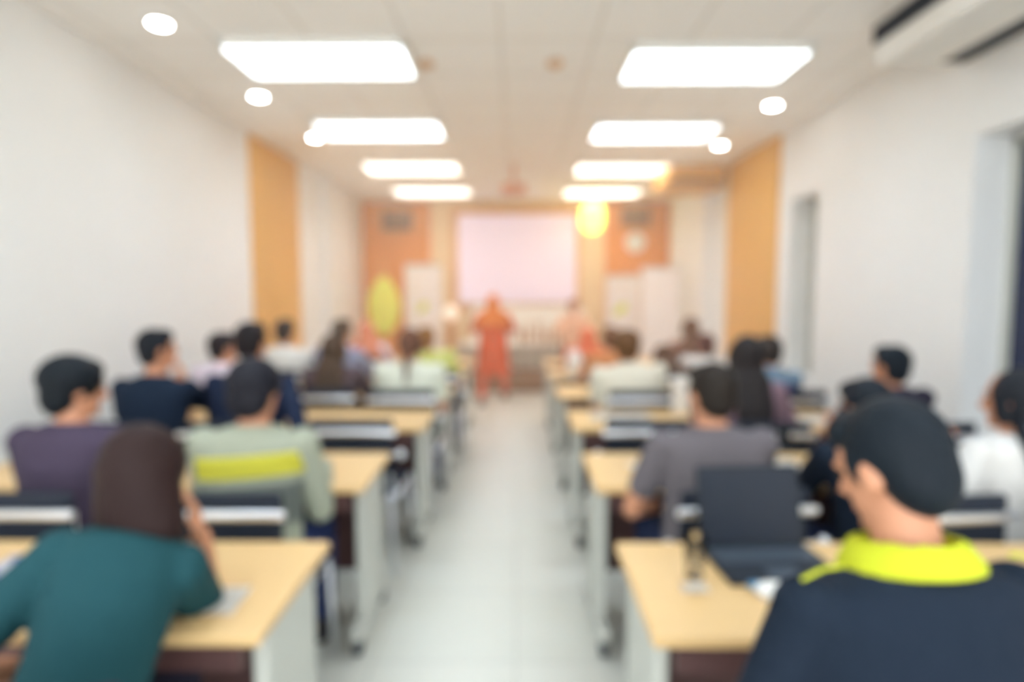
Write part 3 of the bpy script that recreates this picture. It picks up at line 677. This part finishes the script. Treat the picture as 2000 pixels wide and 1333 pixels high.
# drinking glass
def glass(px, py, label, h=.12, r=.032):
    a = at(px, py, 1.0); Y = (CAM_H-DH)/(CAM_H-a.z); q = at(px, py, Y)
    bm = bmesh.new(); lathe(bm, [(r*.8, 0), (r, h), (r-.003, h), (r*.8-.003, .006)])
    o = tag(finish('drinking_glass', bm, M_glass, smooth=True), label, 'glass', 'drinking glasses'); o.location = (q.x, q.y, DH+.001)
glass(1356, 1128, 'clear drinking glass on the nearest right desk')
glass(1530, 882, 'clear drinking glass on the second row desk behind the laptop', .13)
# laptop
a = at(1490, 1105, 1.0); Yq = (CAM_H-DH)/(CAM_H-a.z); q = at(1492, 1105, Yq)
t = empty('laptop', (q.x+.015, q.y-.02, DH+.001), R(4), 'open black laptop with a dark screen on the nearest right desk', 'laptop')
M_lap, M_key, M_scr = mat('laptop_shell', rgb(26, 34, 46), .6), mat('laptop_keys', rgb(72, 82, 94), .5), mat('laptop_screen', rgb(22, 32, 48), .5)
bm = bmesh.new(); box(bm, (-.165, -.10, 0), (.165, .12, .018)); finish('base', bm, M_lap, t, bevel=.004)
bm = bmesh.new()
for j in range(5):
    for i in range(13): box(bm, (-.15+i*.0232, .095-j*.02-.016, .018), (-.15+i*.0232+.0195, .095-j*.02, .021))
finish('keyboard', bm, M_key, t)
bm = bmesh.new(); box(bm, (-.045, -.09, .018), (.045, -.035, .0195)); finish('touchpad', bm, M_key, t)
Lm = Matrix.Translation((0, .12, .015)) @ Matrix.Rotation(R(-14), 4, 'X')
bm = bmesh.new(); box(bm, (-.165, 0, 0), (.165, .010, .245), Lm); ld = finish('lid', bm, M_lap, t, bevel=.003)
bm = bmesh.new(); box(bm, (-.152, -.002, .018), (.152, 0, .232), Lm); finish('display', bm, M_scr, ld)
# backpack on a chair at the right, fourth row
p = at(1566, 755, 4.0)
chair(p.x, 4.35, 0, 'black chair with chrome back bar holding the navy backpack')
t = empty('backpack', (p.x, 4.32, .485), label='navy backpack standing on a chair before the right wall', cat='backpack')
bm = bmesh.new(); ell(bm, (0, 0, .22), (.17, .12, .25)); box(bm, (-.15, -.10, .0), (.15, .10, .25)); voxel('bag', bm, cmat((52, 62, 100)), t, .01, 6)
bm = bmesh.new(); ell(bm, (0, -.10, .12), (.12, .05, .10)); finish('pocket', bm, cmat((46, 56, 92)), t, smooth=True)
bm = bmesh.new(); tube(bm, [(-.04, 0, .46), (-.03, 0, .51), (.03, 0, .51), (.04, 0, .46)], .01); finish('handle', bm, M_black, t)
# white tumbler-like bag and upright white folder, right block
p = at(1122, 712, 5.95)
bm = bmesh.new(); loft(bm, [((0, 0, 0), .07, .05, Matrix.Identity(3)), ((0, 0, .12), .085, .055, Matrix.Identity(3)), ((0, 0, .2), .05, .03, Matrix.Identity(3)), ((0, 0, .23), .055, .02, Matrix.Identity(3))])
o = tag(finish('plastic_bag', bm, M_white, smooth=True), 'white bag standing on a desk before the person in red', 'bag'); o.location = (p.x, 5.95, DH)
p = at(1333, 735, 3.95); bm = bmesh.new(); box(bm, (-.055, -.02, 0), (.055, .02, .24))
o = tag(finish('folder', bm, M_paper, bevel=.005), 'upright white folder left of the dark-haired head, third row desk', 'folder'); o.location = (p.x, 3.98, DH)

# ------------------------------------------------------------------ scatter volume added to imitate a warm lens flare over the front half
m = bpy.data.materials.new('warm_flare_veil'); m.use_nodes = True; nt = m.node_tree; nt.nodes.clear()
out = nt.nodes.new('ShaderNodeOutputMaterial'); vs_ = nt.nodes.new('ShaderNodeVolumeScatter')
vs_.inputs['Color'].default_value = (1, .85, .66, 1); vs_.inputs['Density'].default_value = .045; vs_.inputs['Anisotropy'].default_value = .2
nt.links.new(vs_.outputs[0], out.inputs['Volume'])
bm = bmesh.new(); box(bm, (XL+.01, 4.0, .01), (XR-.15, YF-.08, ZC-.06))
o = tag(finish('flare_veil', bm, m), 'thin warm scatter volume added as a lens flare veil before the screen wall', 'flare_veil', kind='stuff')
